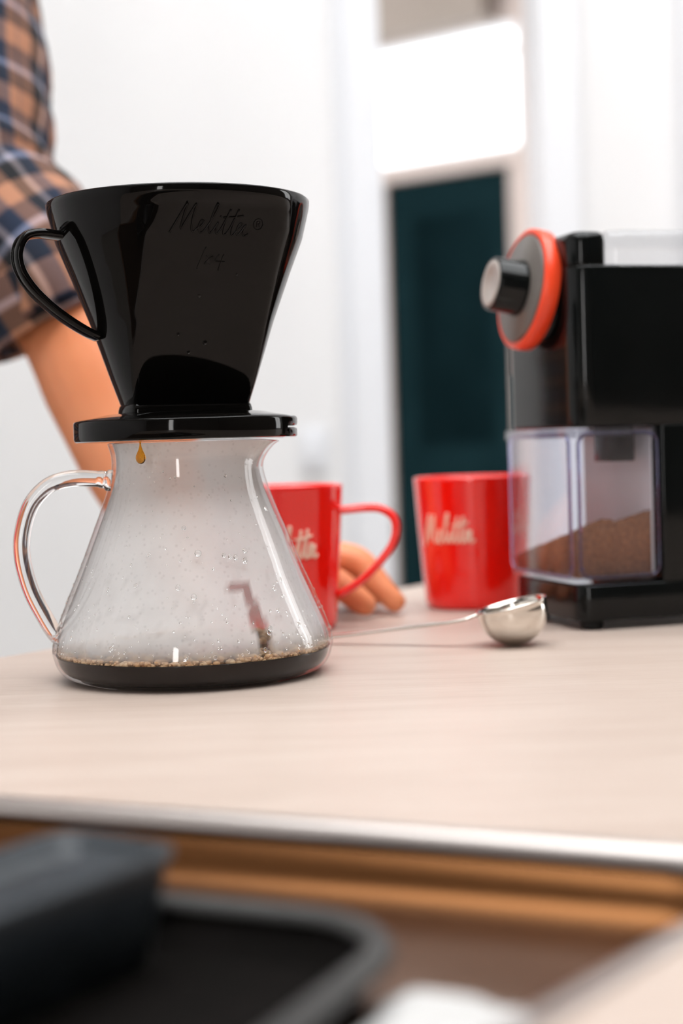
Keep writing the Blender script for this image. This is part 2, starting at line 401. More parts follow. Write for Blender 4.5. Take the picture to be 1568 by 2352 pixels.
d = hall_struct('door_1', [(-.02, DW, .04, .085, FZ+.01, 1.118)], 'door')
for zz in ((-.7, -.05), (.1, .98)):
    bm = NB(); rbox(bm, .09, DW-.09, zz[0], zz[1], -.012, 0, .01, .004); o = obj('panel', bm, 'door', d, True, loc=(0, .04, 0), rot=(R(90), 0, 0))
bm = NB(); tube(bm, [(DW-.05, .04, -.14), (DW-.05, .0, -.14), (DW-.13, -.005, -.14)], .008, 8); obj('door_handle', bm, 'steel', d)
wn = hall_struct('window_1', [(-.139, -.10, .02, .10, 1.176, 1.634), (DW+.04, DW+.059, .02, .10, 1.176, 1.634), (-.10, DW+.04, .02, .10, 1.176, 1.19), (-.10, DW+.04, .02, .10, 1.622, 1.634), (-.10, DW+.04, .04, .08, 1.535, 1.547)], 'trim')
for a, b in ((1.19, 1.535), (1.547, 1.622)):
    bm = NB(); box(bm, -.10, DW+.04, .055, .061, a, b); obj('pane', bm, 'pane', wn, False)
bm = NB(); box(bm, 2.69, 2.81, 2.42, 5.2, FZ, CZ); struct('wall_hall_right', bm, 'taupe')
wall_x('wall_hall_left', -2.55, 2.72, 7.6, (3.3, 5.0, .05, 1.75), 'taupe')
window_x('added_hall_window', -2.55, 3.3, 5.0, .05, 1.75)  # unseen window added for the hall fill light

# ------------------------------------------------------------------ counter with the sink cut-out
def ln(p, a, t): return Vector((p[0]+math.cos(R(a))*t, p[1]+math.sin(R(a))*t))
BA = math.degrees(math.atan2(1.196-.859, .039+.187))           # back edge direction
b0 = ln((-.187, .859), BA, -1.35); b1 = ln((-.187, .859), BA, 1.25)
f1 = ln(b1, BA-90, .95); f0 = ln(b0, BA-90, .95)
poly = [b0, f0, f1, b1]
bm = NB(); prism(bm, [(p.x, p.y) for p in poly], -.04, 0)
bmesh.ops.recalc_face_normals(bm, faces=bm.faces)
bmesh.ops.bevel(bm, geom=[e for e in bm.edges if all(v.co.z > -.001 for v in e.verts)], offset=.003, segments=3, affect='EDGES')
ctr = obj('countertop', bm, 'counter', None, False)
tag(ctr, 'pale wood-grain laminate countertop that the coffee things stand on', 'countertop')
# sink quadrilateral (inner edge of the opening): far edge and right edge as they run in the place
FA = math.degrees(math.atan2(.402-.4883, .0842+.1083))
RA = math.degrees(math.atan2(.3442-.2984, .0717-.0364))
kc = Vector((.108, .391))                                      # far right corner
def quad(off, r, n=7):
    ex = Vector((math.cos(R(FA)), math.sin(R(FA)))); ey = Vector((math.cos(R(RA)), math.sin(R(RA))))
    a0, a1 = -.50-off, off; c0, c1 = -.36-off, off*1.15
    return [kc + ex*x + ey*y for x, y in rrect(a0, a1, c0, c1, r, n)]
bm = NB(); loft(bm, [[(p.x, p.y, z) for p in quad(.004, .03)] for z in (-.3, .05)], True, True, True)
cut = obj('cutter', bm, 'counter')
md = ctr.modifiers.new('cut', 'BOOLEAN'); md.object = cut; md.operation = 'DIFFERENCE'; md.solver = 'EXACT'
dg = bpy.context.evaluated_depsgraph_get()
me = bpy.data.meshes.new_from_object(ctr.evaluated_get(dg)); ctr.modifiers.clear(); ctr.data = me
bpy.data.objects.remove(cut)
sk = thing('sink', (kc.x-.15, kc.y-.1, 0), 0, 'shallow steel sink recess, brown reflections painted on, in the countertop foreground', 'sink')
def local(pts, z): return [(p.x-sk.location.x, p.y-sk.location.y, z) for p in pts]
bm = NB()
loft(bm, [local(quad(.0052, .034), .0005), local(quad(.0052, .034), .0014), local(quad(.0042, .033), .0022), local(quad(.003, .031), .0022), local(quad(.0, .03), .0012), local(quad(-.0012, .029), -.002), local(quad(-.001, .0305), -.004), local(quad(.001, .031), .0003)], True)
obj('rim', bm, 'sinkrim', sk)
bm = NB()
rows = [local(quad(.0005, .03), -.003), local(quad(-.0015, .028), -.012), local(quad(-.005, .026), -.0165), local(quad(-.02, .02), -.0175)]
v = loft(bm, rows, True, False, True)
o = obj('recess', bm, 'sink', sk)
md = o.modifiers.new('thick', 'SOLIDIFY'); md.thickness = .0012; md.offset = -1
# cabinet body that carries the counter
bm = NB()
def inset(p, t, q): return ln(ln(p, BA, t), BA-90, q)
cb = [inset(b0, .02, .03), inset(f0, .02, -.03), inset(f1, -.02, -.03), inset(b1, -.02, .03)]
prism(bm, [(p.x, p.y) for p in cb], FZ, -.3)
cbo = thing('base_cabinet', (.3, .3, FZ), 0, 'white painted base cabinet under the pale countertop', 'cabinet')
o = obj('body', bm, 'cabinet', cbo, False); o.location = (-.3, -.3, -FZ)
bm = NB()
out = [(p.x, p.y) for p in cb]; inn = [(p.x, p.y) for p in [inset(b0, .04, .05), inset(f0, .04, -.05), inset(f1, -.04, -.05), inset(b1, -.04, .05)]]
loft(bm, [[(*p, -.3) for p in out], [(*p, -.0405) for p in out], [(*p, -.0405) for p in inn], [(*p, -.3) for p in inn]], True)
o = obj('frame', bm, 'cabinet', cbo, False); o.location = (-.3, -.3, -FZ)

# ------------------------------------------------------------------ glass carafe
CX, CY = -.0735, .768
OUT = [(.0, .0), (.049, .0), (.0565, .0006), (.0620, .0026), (.0653, .0064), (.0670, .0115), (.0674, .0150), (.0661, .0215), (.0634, .0290), (.0588, .0400), (.0530, .0535), (.0472, .0680), (.0420, .0810), (.0386, .0900), (.0368, .0965), (.0361, .1020), (.0362, .1060), (.0370, .1095), (.0378, .1122)]
def smooth_profile(p, k=4):
    return [(max(q.x, 0), q.y) for q in catmull([(a, b, 0) for a, b in p], k)]
TH = .0021
outer = smooth_profile(OUT)
def offset_profile(p, t):
    res = []
    for i, (r, z) in enumerate(p):
        a = Vector(p[max(i-1, 0)]); b = Vector(p[min(i+1, len(p)-1)]); d_ = (b-a).normalized()
        res.append((max(r-d_.y*t, 0), z+d_.x*t))
    return res
inner = offset_profile(outer, TH); inner[0] = (0, TH)
SPA = R(-8)
def spout(t, r, z):
    da = (t-SPA+PI) % (2*PI)-PI
    k = max(0, (z-.098)/.0142)**1.6*math.exp(-(da/.24)**2) if z > .098 else 0
    return r+.0075*k, z-.0012*k*max(0, (z-.11)/.003)
carafe = thing('glass_carafe', (CX, CY, 0), 0, 'steamed-up clear glass carafe holding a little coffee under the black dripper', 'carafe')
bm = NB()
prof = outer + [(outer[-1][0]-TH*.5, outer[-1][1]+.0006)] + list(reversed([q for q in inner if q[1] < .1124]))
lathe(bm, prof, 120, fn=spout)
obj('vessel', bm, 'vessel', carafe)
# fog layer
fogp = [q for q in offset_profile(outer, TH+.0003) if .0135 < q[1] < .1128 and q[0] > .03]
bm = NB(); lathe(bm, fogp, 160, fn=spout)
fog = obj('steam_film', bm, 'fog', carafe)
att = fog.data.attributes.new('fog', 'FLOAT', 'POINT')
def streak(a, z):
    """how clear the glass is where a run of water wiped the fog"""
    def seg(ax, az, bx, bz, w_):
        px, pz = a*.06, z; d_ = Vector((bx-ax, bz-az)); t = max(0, min(1, Vector((px-ax, pz-az)).dot(d_)/d_.length_squared))
        return max(0, 1-(Vector((px, pz))-Vector((ax, az))-d_*t).length/w_)
    wob = noise.noise((a*25, z*300, 3))*.25
    base = max(seg(.0345-.0085, .0455, .0345, .0445, .0028), seg(.0345, .0445, .0355, .034, .0030), seg(.0355, .034, .0372, .0225, .0042), seg(.0372, .0225, .0375, .0150, .0036))
    return max(0, min(1, (base+wob*(base > 0))*3.2))
for i, v_ in enumerate(fog.data.vertices):
    x, y, z = v_.co; a = math.atan2(y, x)+PI/2
    k = .95
    if z < .022: k *= max(.05, (z-.0135)/.0085)**.6             # wet, clear band just above the coffee
    if z > .104: k *= 1.05
    k *= 1-.93*streak(a, z)
    if noise.noise((a*9, z*160, 8)) > .35 and z < .05: k *= .88
    att.data[i].value = max(0, min(1, k))
# beads of water on the glass
bm = NB()
def prof_r(z):
    for (r0, z0), (r1, z1) in zip(outer[8:], outer[9:]):
        if z0 <= z <= z1: return r0+(r1-r0)*(z-z0)/max(1e-9, z1-z0), (r1-r0)/max(1e-9, z1-z0)
    return outer[-1][0], 0
beads = []
for i in range(620):
    z = .016+.085*random.random()**(1.9); a = random.uniform(-PI, PI)
    s = random.choice((.0003, .0004, .0005, .0005, .0007)) if random.random() < .94 else random.uniform(.0009, .0013)
    if z > .06: s *= .7
    beads.append((a, z, s))
for px, pz, s in ((.009, .0615, .0016), (.006, .0425, .0014), (.022, .060, .0010), (.025, .0592, .0009), (.028, .0588, .0011), (.033, .0575, .0010), (.034, .0615, .0012), (-.016, .0615, .0009), (.002, .073, .0010)):
    beads.append((px/.055, pz, s))
for a, z, s in beads:
    r, sl = prof_r(z); a -= PI/2
    M = Matrix.Translation((r*math.cos(a), r*math.sin(a), z)) @ Matrix.Rotation(a, 4, 'Z') @ Matrix.Rotation(-math.atan(sl)*-1, 4, 'Y') @ Matrix.Diagonal((s*.45, s, s*random.uniform(1, 1.35), 1))
    ico(bm, 1 if s < .0008 else 2, M)
o = obj('water_beads', bm, 'water', carafe); o['kind'] = 'stuff'
# handle: glass rod, in the plane towards the left and slightly to the viewer
ha = R(188); hx, hy = math.cos(ha), math.sin(ha)
def hp(r, z): return (hx*r, hy*r, z)
hpts = catmull([hp(.0362, .0948), hp(.0440, .0960), hp(.0550, .0965), hp(.0655, .0938), hp(.0745, .0850), hp(.0792, .0715), hp(.0797, .0590), hp(.0765, .0445), hp(.0710, .0320), hp(.0655, .0222), hp(.0628, .0212)], 7)
hr = [.0046-.0012*min(1, i/6) for i in range(len(hpts))]
hr = [(.0052 if i < 3 else .0042) if i < 6 or i > len(hpts)-5 else .0039 for i in range(len(hpts))]
bm = NB(); tube(bm, hpts, hr, 20)
obj('handle', bm, 'glass', carafe)

# ------------------------------------------------------------------ coffee and its bubbles
LV = .0120
cof = thing('coffee', (CX, CY, .0022), 0, 'shallow layer of black coffee in the bottom of the glass carafe', 'coffee')
inn2 = offset_profile(outer, TH-.0006)
cp = [(0, TH-.0005)]+[q for q in inn2[4:] if q[1] < LV]
rl = [q for q in inn2 if q[1] < LV+.0015][-1][0]
cp += [(rl+.00002, LV+.0006), (rl-.001, LV+.0001), (rl-.003, LV-.0002), (.03, LV-.0003), (0, LV-.0003)]
bm = NB(); lathe(bm, [(r, z-.0022) for r, z in cp], 120)
obj('liquid', bm, 'coffee', cof)
bm = NB()
for i in range(980):
    a = random.uniform(-PI, PI); lift = 0
    if i < 640:
        s_ = random.choice((.0006, .0008, .001, .0013, .0017)); lift = random.random()**2*.0022
        rr = rl-abs(random.gauss(0, .0028))*(1-lift*200)-.0006
    else: rr = rl-.004-random.random()**1.5*.03; s_ = random.choice((.001, .0014, .0018, .0024))
    rr = min(rr, rl-.0012-s_*.7)
    M = Matrix.Translation((rr*math.cos(a), rr*math.sin(a), LV-.0022+s_*.3+lift)) @ Matrix.Diagonal((s_, s_, s_*.85, 1))
    ico(bm, 2, M)
o = obj('bubbles', bm, 'foam', cof); o['kind'] = 'stuff'

# ------------------------------------------------------------------ black filter dripper
DZ = .1130
drip = thing('coffee_dripper', (CX, CY, DZ), R(25), 'glossy black cone coffee dripper with loop handle on top of the glass carafe', 'dripper')
# section: circle r cut by the flat faces at +-w, in local metres above the flange underside
KEYS = [(.0150, .0300, .0120), (.0300, .0352, .0190), (.0560, .0437, .0308), (.0790, .0524, .0418), (.0945, .0586, .0489), (.1035, .0609, .0531), (.1062, .0615, .0546), (.1070, .0617, .0660), (.1090, .0623, .0800), (.1125, .0626, .0900)]
def sec(z):
    for (z0, r0, w0), (z1, r1, w1) in zip(KEYS, KEYS[1:]):
        if z <= z1 or z1 == KEYS[-1][0]:
            t = max(0, min(1, (z-z0)/(z1-z0))); return r0+(r1-r0)*t, w0+(w1-w0)*t
def section(z, ins=0, n=144, P=26):
    r, w_ = sec(z); r -= ins; w_ -= ins; out = []
    for i in range(n):
        t = 2*PI*i/n; sl = w_/max(1e-6, abs(math.sin(t)))
        rho = (r**-P+sl**-P)**(-1/P); out.append((rho*math.cos(t), rho*math.sin(t), z))
    return out
zs = [.0150+.0975*i/44 for i in range(45)]
rings = [section(z) for z in zs]
top = zs[-1]
rings += [[(x*.992, y*.992, z+.0006) for x, y, z in section(top)], [(x, y, top+.0004) for x, y, z in section(top, .0022)]]
rings += [section(z, .0028) for z in reversed(zs[3:-1])]
bm = NB(); loft(bm, rings, True, True, True); obj('cone', bm, 'black', drip)
# collar between cone and flange
bm = NB()
def oval(a, b, z, n=96): return [(a*math.cos(2*PI*i/n), b*math.sin(2*PI*i/n), z) for i in range(n)]
def stad(k, z): return [(x*k, y*k+math.copysign((k-1)*.01, y), z) for x, y, _ in section(.0150, 0, 96)]
loft(bm, [stad(1.07, .0110), stad(1.06, .0150), stad(1.045, .0166), stad(1.02, .0178), stad(1.0, .0182)], True, True, True)
obj('collar', bm, 'black', drip)
# flange: domed disc with a step notched into its rim at one side
NT = R(-22)
def fl(t, r, z):
    da = abs((t-NT+PI) % (2*PI)-PI)
    if z < .0035 and da < .42 and r > .041: z += .0052
    return r, z
bm = NB()
lathe(bm, [(0, .0008), (.041, .0008), (.0412, .0006), (.0522, .0002), (.0531, .0006), (.0535, .0016), (.0535, .0090), (.0532, .0098), (.0524, .0103), (.0440, .0117), (.0380, .0130), (.0300, .0137), (0, .0138)], 180, fn=fl)
sharp(obj('flange', bm, 'black', drip), 40)
bm = NB()
A_ = [NT-.40+.80*i/24 for i in range(25)]
ring = []
for r0, z0 in ((.0425, .0004), (.0528, .0003), (.0533, .0009), (.0533, .0041), (.0526, .0046), (.0425, .0046)):
    ring.append([(r0*math.cos(t), r0*math.sin(t), z0) for t in A_])
loft(bm, [[ring[k][i] for k in range(6)] for i in range(25)], True, True, True)
obj('notch_tab', bm, 'black', drip)
# loop handle at the narrow end, a flat band with a mid ridge
hpts = catmull([(-.0535, 0, .0955), (-.0610, 0, .0966), (-.0690, 0, .0970), (-.0755, 0, .0948), (-.0788, 0, .0875), (-.0775, 0, .0795), (-.0725, 0, .0715), (-.0650, 0, .0640), (-.0565, 0, .0575), (-.0475, 0, .0520), (-.0420, 0, .0495)], 7)
bm = NB(); tube(bm, hpts, .0021, 16, side=(0, 1, 0), flat=2.9, power=3); h_ = obj('handle', bm, 'black', drip)
bm = NB(); tube(bm, [(p.x*1.006-.0014 if p.z < .0945 else p.x, p.y, p.z+(.0014 if p.z > .0945 else 0)) for p in hpts[8:-10]], .0012, 8); obj('ridge', bm, 'black', h_)
# raised script on the front flat
def face_map(h, s0, z0, tilt):
    def f(x, y):
        a, b = x*h, y*h; s = s0+a*math.cos(tilt)-b*math.sin(tilt); z = z0+a*math.sin(tilt)+b*math.cos(tilt)
        r, w_ = sec(z); lim = math.sqrt(max(1e-9, r*r-s*s)); return Vector((s, -min(w_, lim)-.00005, z))
    return f
bm = NB(); pen(bm, face_map(.0122, -.0215, .0932, R(-3)), SCRIPT, .00042)
obj('script_lettering', bm, 'black', drip)
bm = NB()
circ = [(.5*math.cos(2*PI*i/16), .5*math.sin(2*PI*i/16)) for i in range(17)]
pen(bm, face_map(.0046, 0.0205, .0970, 0), [circ, [(-.15, -.25), (-.15, 0), (-.15, .27)], [(-.15, .27), (.1, .26), (.14, .12), (.05, .02), (-.15, .0)], [(0, .0), (.1, -.12), (.18, -.25)]], .0002, 3)
obj('registered_mark', bm, 'black', drip)
bm = NB()
pen(bm, face_map(.0075, -.0065, .0800, R(-5)), [[(.0, -.35), (.12, .2), (.32, .95)], [(.45, .45), (.6, .25), (.78, .0)], [(.42, -.02), (.62, .25), (.85, .48)], [(1.25, .62), (1.08, .25), (1.4, .22), (1.7, .25)], [(1.55, .65), (1.45, .2), (1.38, -.3)]], .00028, 4)
obj('size_mark', bm, 'black', drip)
# water specks on the cone
for s, z, r_ in ((-.004, .066, .0009), (-.012, .049, .0008), (.0015, .0455, .0013), (-.006, .041, .0010), (.013, .0755, .0006)):
    r0, w_ = sec(z); bm = NB()
    bmesh.ops.create_icosphere(bm, subdivisions=2, radius=1, matrix=Matrix.Translation((s, -w_, z)) @ Matrix.Diagonal((r_, .0003, r_*1.2, 1)))
    obj('water_bead', bm, 'water', drip)
# the hanging drop of coffee
dl = thing('coffee_drop', (CX-.0170, CY-.0425, DZ-.0105), 0, 'small amber coffee drop hanging below the black dripper', 'coffee drop')
bm = NB()
lathe(bm, [(.0, .0), (.0012, .0004), (.0020, .0014), (.00235, .0027), (.0022, .0039), (.0016, .0052), (.00095, .0066), (.0005, .0082), (.00035, .0096), (.0006, .0104), (.0, .0105)], 32)
obj('bead', bm, 'amber', dl)

# ------------------------------------------------------------------ red mugs
def mug(loc, rz, label, group, logo_a):
    t = thing('red_mug', loc, rz, label, 'mug', group)
    bm = NB()
    o_ = [(0, .0012), (.0270, .0012), (.0282, 0), (.0305, .0004), (.0325, .0022), (.0333, .006), (.0350, .030), (.0370, .058), (.0386, .0835), (.0388, .0850), (.0383, .0860), (.0372, .0862), (.0364, .0852), (.0348, .058), (.0328, .028), (.0308, .0085), (.028, .0055), (0, .005)]
    lathe(bm, o_, 80); obj('cup', bm, 'red', t)
    hp_ = catmull([(.0350, 0, .0700), (.0420, 0, .0706), (.0520, 0, .0712), (.0610, 0, .0704), (.0680, 0, .0655), (.0697, 0, .0580), (.0672, 0, .0490), (.0610, 0, .0405), (.0520, 0, .0310), (.0430, 0, .0245), (.0345, 0, .0200)], 6)
    bm = NB(); tube(bm, hp_, .0026, 14, side=(0, 1, 0), flat=2.3, power=2.6); obj('handle', bm, 'red', t)
    def mp(x, y):
        z = .0435+y*.0185; r = .0333+(.0386-.0333)*(z-.006)/(.0775)+.0002; a = logo_a+(x-1.5)*.0125/r
        return Vector((r*math.cos(a), r*math.sin(a), z))
    bm = NB(); pen(bm, mp, SCRIPT, .00085, 4, 6); obj('script_lettering', bm, 'print', t)
    return t
mug((-.0375, .948, 0), R(-4), 'red mug behind the glass carafe, loop handle pointing right', 'red mugs with pale script', R(-78))
mug((.0868, 1.050, 0), R(62), 'red mug standing between the other mug and the coffee grinder', 'red mugs with pale script', R(-187))

# ------------------------------------------------------------------ coffee grinder
GA = math.atan2(.282, .959)
G = thing('coffee_grinder', (.132, .887, 0), GA, 'black electric coffee grinder with orange-ringed dial and clear bin', 'coffee grinder')
for x, y in ((.012, .012), (.012, .085), (.145, .012), (.145, .085)):
    bm = NB(); lathe(bm, [(0, 0), (.006, 0), (.0065, .001), (.0065, .0055), (0, .0055)], 20, (x, y, 0)); obj('foot', bm, 'blackrub', G)
bm = NB(); rbox(bm, 0, .16, 0, .097, .005, .0258, .010, .0015); obj('base', bm, 'blackbody', G)
bm = NB(); rbox(bm, .0515, .16, .0, .097, .0255, .1145, (.003, .012, .012, .003), .0005); obj('rear_column', bm, 'blackbody', G)
bm = NB(); rbox(bm, 0, .16, 0, .107, .1142, .2049, (.012, .012, .012, .020), .002, 10); body = obj('body', bm, 'blackbody', G)
bm = NB(); rbox(bm, .0005, .0215, .0005, .1065, .2045, .2237, (.010, .004, .004, .016), .005, 8, e0=.0005); obj('head', bm, 'blackbody', G)
bm = NB(); rbox(bm, .0008, .0060, .0885, .0945, .148, .165, .0005, .0003, 2); obj('switch', bm, 'silver', G)
# clear hopper lid
bm = NB()
def lidring(i, z, r): return [(x, y, z) for x, y in rrect(.0222+i, .165-i, .001+i, .096-i, r, 6)]
loft(bm, [lidring(.0, .2035, .010), lidring(0, .219, .010), lidring(.0015, .2236, .009), lidring(.004, .2246, .008), lidring(.020, .2248, .004)], True, False, True)
o = obj('hopper_lid', bm, 'lid', G)
bm = NB(); lr = [lidring(-.0008, .2030, .0105), lidring(-.0008, .2050, .0105), lidring(.001, .2050, .0095), lidring(.001, .2030, .0095)]
loft(bm, lr+[lr[0]], True); obj('lip', bm, 'lid', o)
# dial: orange disc, grey face, knob, leaning back
dc = Vector((-.0022, .0485, .1950)); DT = Matrix.Translation(dc) @ Matrix.Rotation(R(-9), 4, 'Y').inverted() @ Matrix.Rotation(R(-90), 4, 'Y')
def disc(name, prof, m, n=72, par=G):
    bm = NB(); lathe(bm, prof, n); bm.transform(DT); return obj(name, bm, m, par)
disc('dial_ring', [(0, -.0015), (.0340, -.0015), (.0350, -.001), (.0353, .004), (.0350, .0075), (.0340, .0084), (.0322, .0084), (.0315, .0075), (0, .0075)], 'orange')
disc('dial_boss', [(0, -.012), (.030, -.012), (.030, -.0016), (0, -.0016)], 'blackbody')
disc('dial_face', [(0, .004), (.0313, .004), (.0312, .0086), (.0304, .0094), (0, .0098)], 'greydisc')
kn = disc('knob', [(0, .009), (.0165, .009), (.0163, .0115), (.0158, .013), (.0156, .0260), (.0150, .0272), (.0142, .0275), (.0138, .0268), (0, .0268)], 'blackbody', 48)
disc('cap', [(0, .0262), (.0136, .0262), (.0136, .0275), (.0126, .0279), (.0088, .0276), (.0080, .0270), (0, .0270)], 'silver', 48, kn)
# clear bin and the outlet chute inside it
bm = NB()
def br(i, z, r=.007): return [(x, y, z) for x, y in rrect(-.003+i, .0505-i, .001+i, .096-i, max(r-i, .001), 5)]
loft(bm, [br(.003, .0262), br(.001, .0268), br(.0003, .029), br(-.001, .1125), br(-.001, .1138), br(.0012, .1138), br(.0016, .112), br(.0024, .0292), br(.004, .0284)], True, True, True)
sharp(obj('clear_bin', bm, 'clear', G), 50)
bm = NB()
r4 = [br(-.0022, .1085), br(-.0022, .1141), br(.0002, .1141), br(.0002, .1085)]
loft(bm, r4+[r4[0]], True); o = sharp(obj('bin_rim', bm, 'clear', G), 40)
def loop_xz(y, r_): return [(x, y, z) for x, z in rrect(.0010, .0490, .0300, .1105, r_, 6)]
bm = NB(); q_ = loop_xz(.0006, .006); tube(bm, q_+q_[:2], .0011, 8, caps=False); obj('side_frame', bm, 'tint', G)
bm = NB(); q_ = [(-.0024, y, z) for y, z in rrect(.006, .091, .0300, .1105, .006, 6)]; tube(bm, q_+q_[:2], .0011, 8, caps=False); obj('front_frame', bm, 'tint', G)
bm = NB(); rbox(bm, .0470, .0482, .0040, .0930, .030, .1120, .0005, .0003, 2); obj('bin_back_panel', bm, 'binback', G)
bm = NB(); rbox(bm, .0240, .0400, .008, .030, .0945, .1150, .002, .001); obj('outlet_chute', bm, 'blackbody', G)
# ground coffee heaped in the bin
bm = NB(); nx, ny = 26, 40; x0, x1, y0, y1 = .0006, .0468, .0046, .0924
top_ = []
for i in range(nx+1):
    row = []
    for j in range(ny+1):
        a, b = i/nx, j/ny; x = x0+(x1-x0)*a; y = y0+(y1-y0)*b
        h = .0550+.009*a-.017*b**1.2+.004*math.exp(-((a-.35)/.16)**2)*(1-b)+.006*max(0, a-.6)*(1-b)+.0012*noise.noise((x*220, y*220, 1))+.0007*noise.noise((x*700, y*700, 4))
        row.append(bm.verts.new((x, y, h)))
    top_.append(row)
for i in range(nx):
    for j in range(ny): bm.faces.new((top_[i][j], top_[i+1][j], top_[i+1][j+1], top_[i][j+1]))
edge = [top_[i][0] for i in range(nx+1)]+[top_[nx][j] for j in range(1, ny+1)]+[top_[i][ny] for i in range(nx-1, -1, -1)]+[top_[0][j] for j in range(ny-1, 0, -1)]
lowv = [bm.verts.new((v.co.x, v.co.y, .0296)) for v in edge]
for i in range(len(edge)):
    j = (i+1) % len(edge); bm.faces.new((edge[i], lowv[i], lowv[j], edge[j]))
bm.faces.new(lowv)
o = obj('ground_coffee', bm, 'grounds'); o.location = G.location; o.rotation_euler = G.rotation_euler
tag(o, 'heap of brown ground coffee inside the clear grinder bin', 'ground coffee', kind='stuff')

# ------------------------------------------------------------------ steel coffee scoop
sc = thing('coffee_scoop', (.0885, .838, .0), R(0), 'polished steel coffee scoop with long thin handle lying before the grinder', 'coffee scoop')
TI = R(-13)                                                    # rim rises to the right
br_, cz = .0186, .0
Ms = Matrix.Translation((0, 0, .0186)) @ Matrix.Rotation(TI, 4, 'Y')
bm = NB()
pr = [(br_*math.sin(R(a)), -br_*math.cos(R(a))) for a in range(0, 91, 6)]
pr += [(br_, .0022), (br_+.0008, .0030), (br_+.0005, .0036), (br_-.0006, .0034)]
pr += [((br_-.0010)*math.sin(R(a)), -(br_-.0010)*math.cos(R(a))) for a in range(90, -1, -6)]
pr[0] = (0, pr[0][1]); pr[-1] = (0, pr[-1][1])
lathe(bm, pr, 64); bm.transform(Ms); obj('bowl', bm, 'steel', sc)
hs = [Ms @ Vector((-br_+.0005, 0, .0025)), Ms @ Vector((-br_-.012, .002, .0018)), Vector((-.060, .016, .0090)), Vector((-.100, .031, .0040)), Vector((-.132, .043, .0016)), Vector((-.150, .050, .0014))]
bm = NB(); tube(bm, catmull(hs, 6), .0011, 12, side=(.3, 1, 0), flat=2.8); obj('handle', bm, 'steel', sc)

# ------------------------------------------------------------------ things in the sink foreground
pan = thing('baking_tray', (-.075, .30, -.0173), R(-24), 'dark enamelled tray with rounded corners lying in the sink', 'tray')
PX, PY = .0550, .1000
def pr_(i, z, r=.030): return [(x, y, z) for x, y in rrect(-.16+i, PX-i, -.16+i, PY-i, max(r-i, .004), 8)]
bm = NB()
loft(bm, [pr_(.008, .0), pr_(.0055, .0008), pr_(.0015, .011), pr_(.0028, .011), pr_(.007, .0022), pr_(.010, .0014)], True, True, True)
obj('tray_body', bm, 'pan', pan)
bm = NB()
rr_ = [pr_(.0045, .0112), pr_(.004, .0132), pr_(.0015, .0142), pr_(-.0015, .0136), pr_(-.0030, .0115), pr_(-.0022, .0098), pr_(.001, .0102)]
loft(bm, rr_+[rr_[0]], True); obj('rolled_rim', bm, 'panrim', pan)
bl = thing('slate_dish', (-.0560, .3900, -.0154), R(56.5), 'slate-blue oblong dish lying in the dark tray', 'dish')
bm = NB()
def dr(i_, z, r=.010): return [(x, y, z) for x, y in rrect(-.125+i_, -i_, -.019+i_, .019-i_, max(r-i_, .002), 6)]
loft(bm, [dr(.008, .0), dr(.006, .0006), dr(.001, .020), dr(0, .0275), dr(.0008, .0285), dr(.0028, .0280), dr(.0036, .0260), dr(.006, .0240)], True, True, True)
obj('shell', bm, 'slate', bl)
bm = NB(); r5 = [dr(-.0012, .0262), dr(-.0014, .0280), dr(.0004, .0286), dr(.0006, .0260)]
loft(bm, r5+[r5[0]], True); obj('lip', bm, 'slate', bl)
dcl = thing('dishcloth', (.0265, .3190, -.0172), R(-24), 'crumpled white dishcloth in the sink beside the dark tray', 'dishcloth')
bm = NB(); n1, n2 = 28, 24; g = []
for i in range(n1+1):
    row = []
    for j in range(n2+1):
        a, b = i/n1, j/n2; x = (a-.5)*.058; y = (b-.5)*.046
        e_ = min(1, 6*min(a, 1-a, b, 1-b)+.02)
        row.append(bm.verts.new((x+.004*noise.noise((b*3, a, 2)), y+.004*noise.noise((a*3, b, 7)), .0012+e_*(.004+.0035*noise.noise((a*3.1, b*3.1, 5))+.0012*noise.noise((a*9, b*9, 1))))))
    g.append(row)
for i in range(n1):
    for j in range(n2): bm.faces.new((g[i][j], g[i+1][j], g[i+1][j+1], g[i][j+1]))
o = obj('cloth', bm, 'linen', dcl); md = o.modifiers.new('thick', 'SOLIDIFY'); md.thickness = .001; md.offset = -1
# socket plate on the left wall
so = thing('light_switch', (-.042, 2.597, .105), 0, 'white light switch plate on the white wall', 'switch')
bm = NB(); rbox(bm, -.022, .022, -.035, .035, 0, .006, .004, .002); bm.transform(Matrix.Rotation(R(90), 4, 'X')); obj('plate', bm, 'trim', so)
bm = NB(); rbox(bm, -.012, .012, -.02, .02, .005, .010, .002, .001); bm.transform(Matrix.Rotation(R(90), 4, 'X')); obj('rocker', bm, 'trim', so)

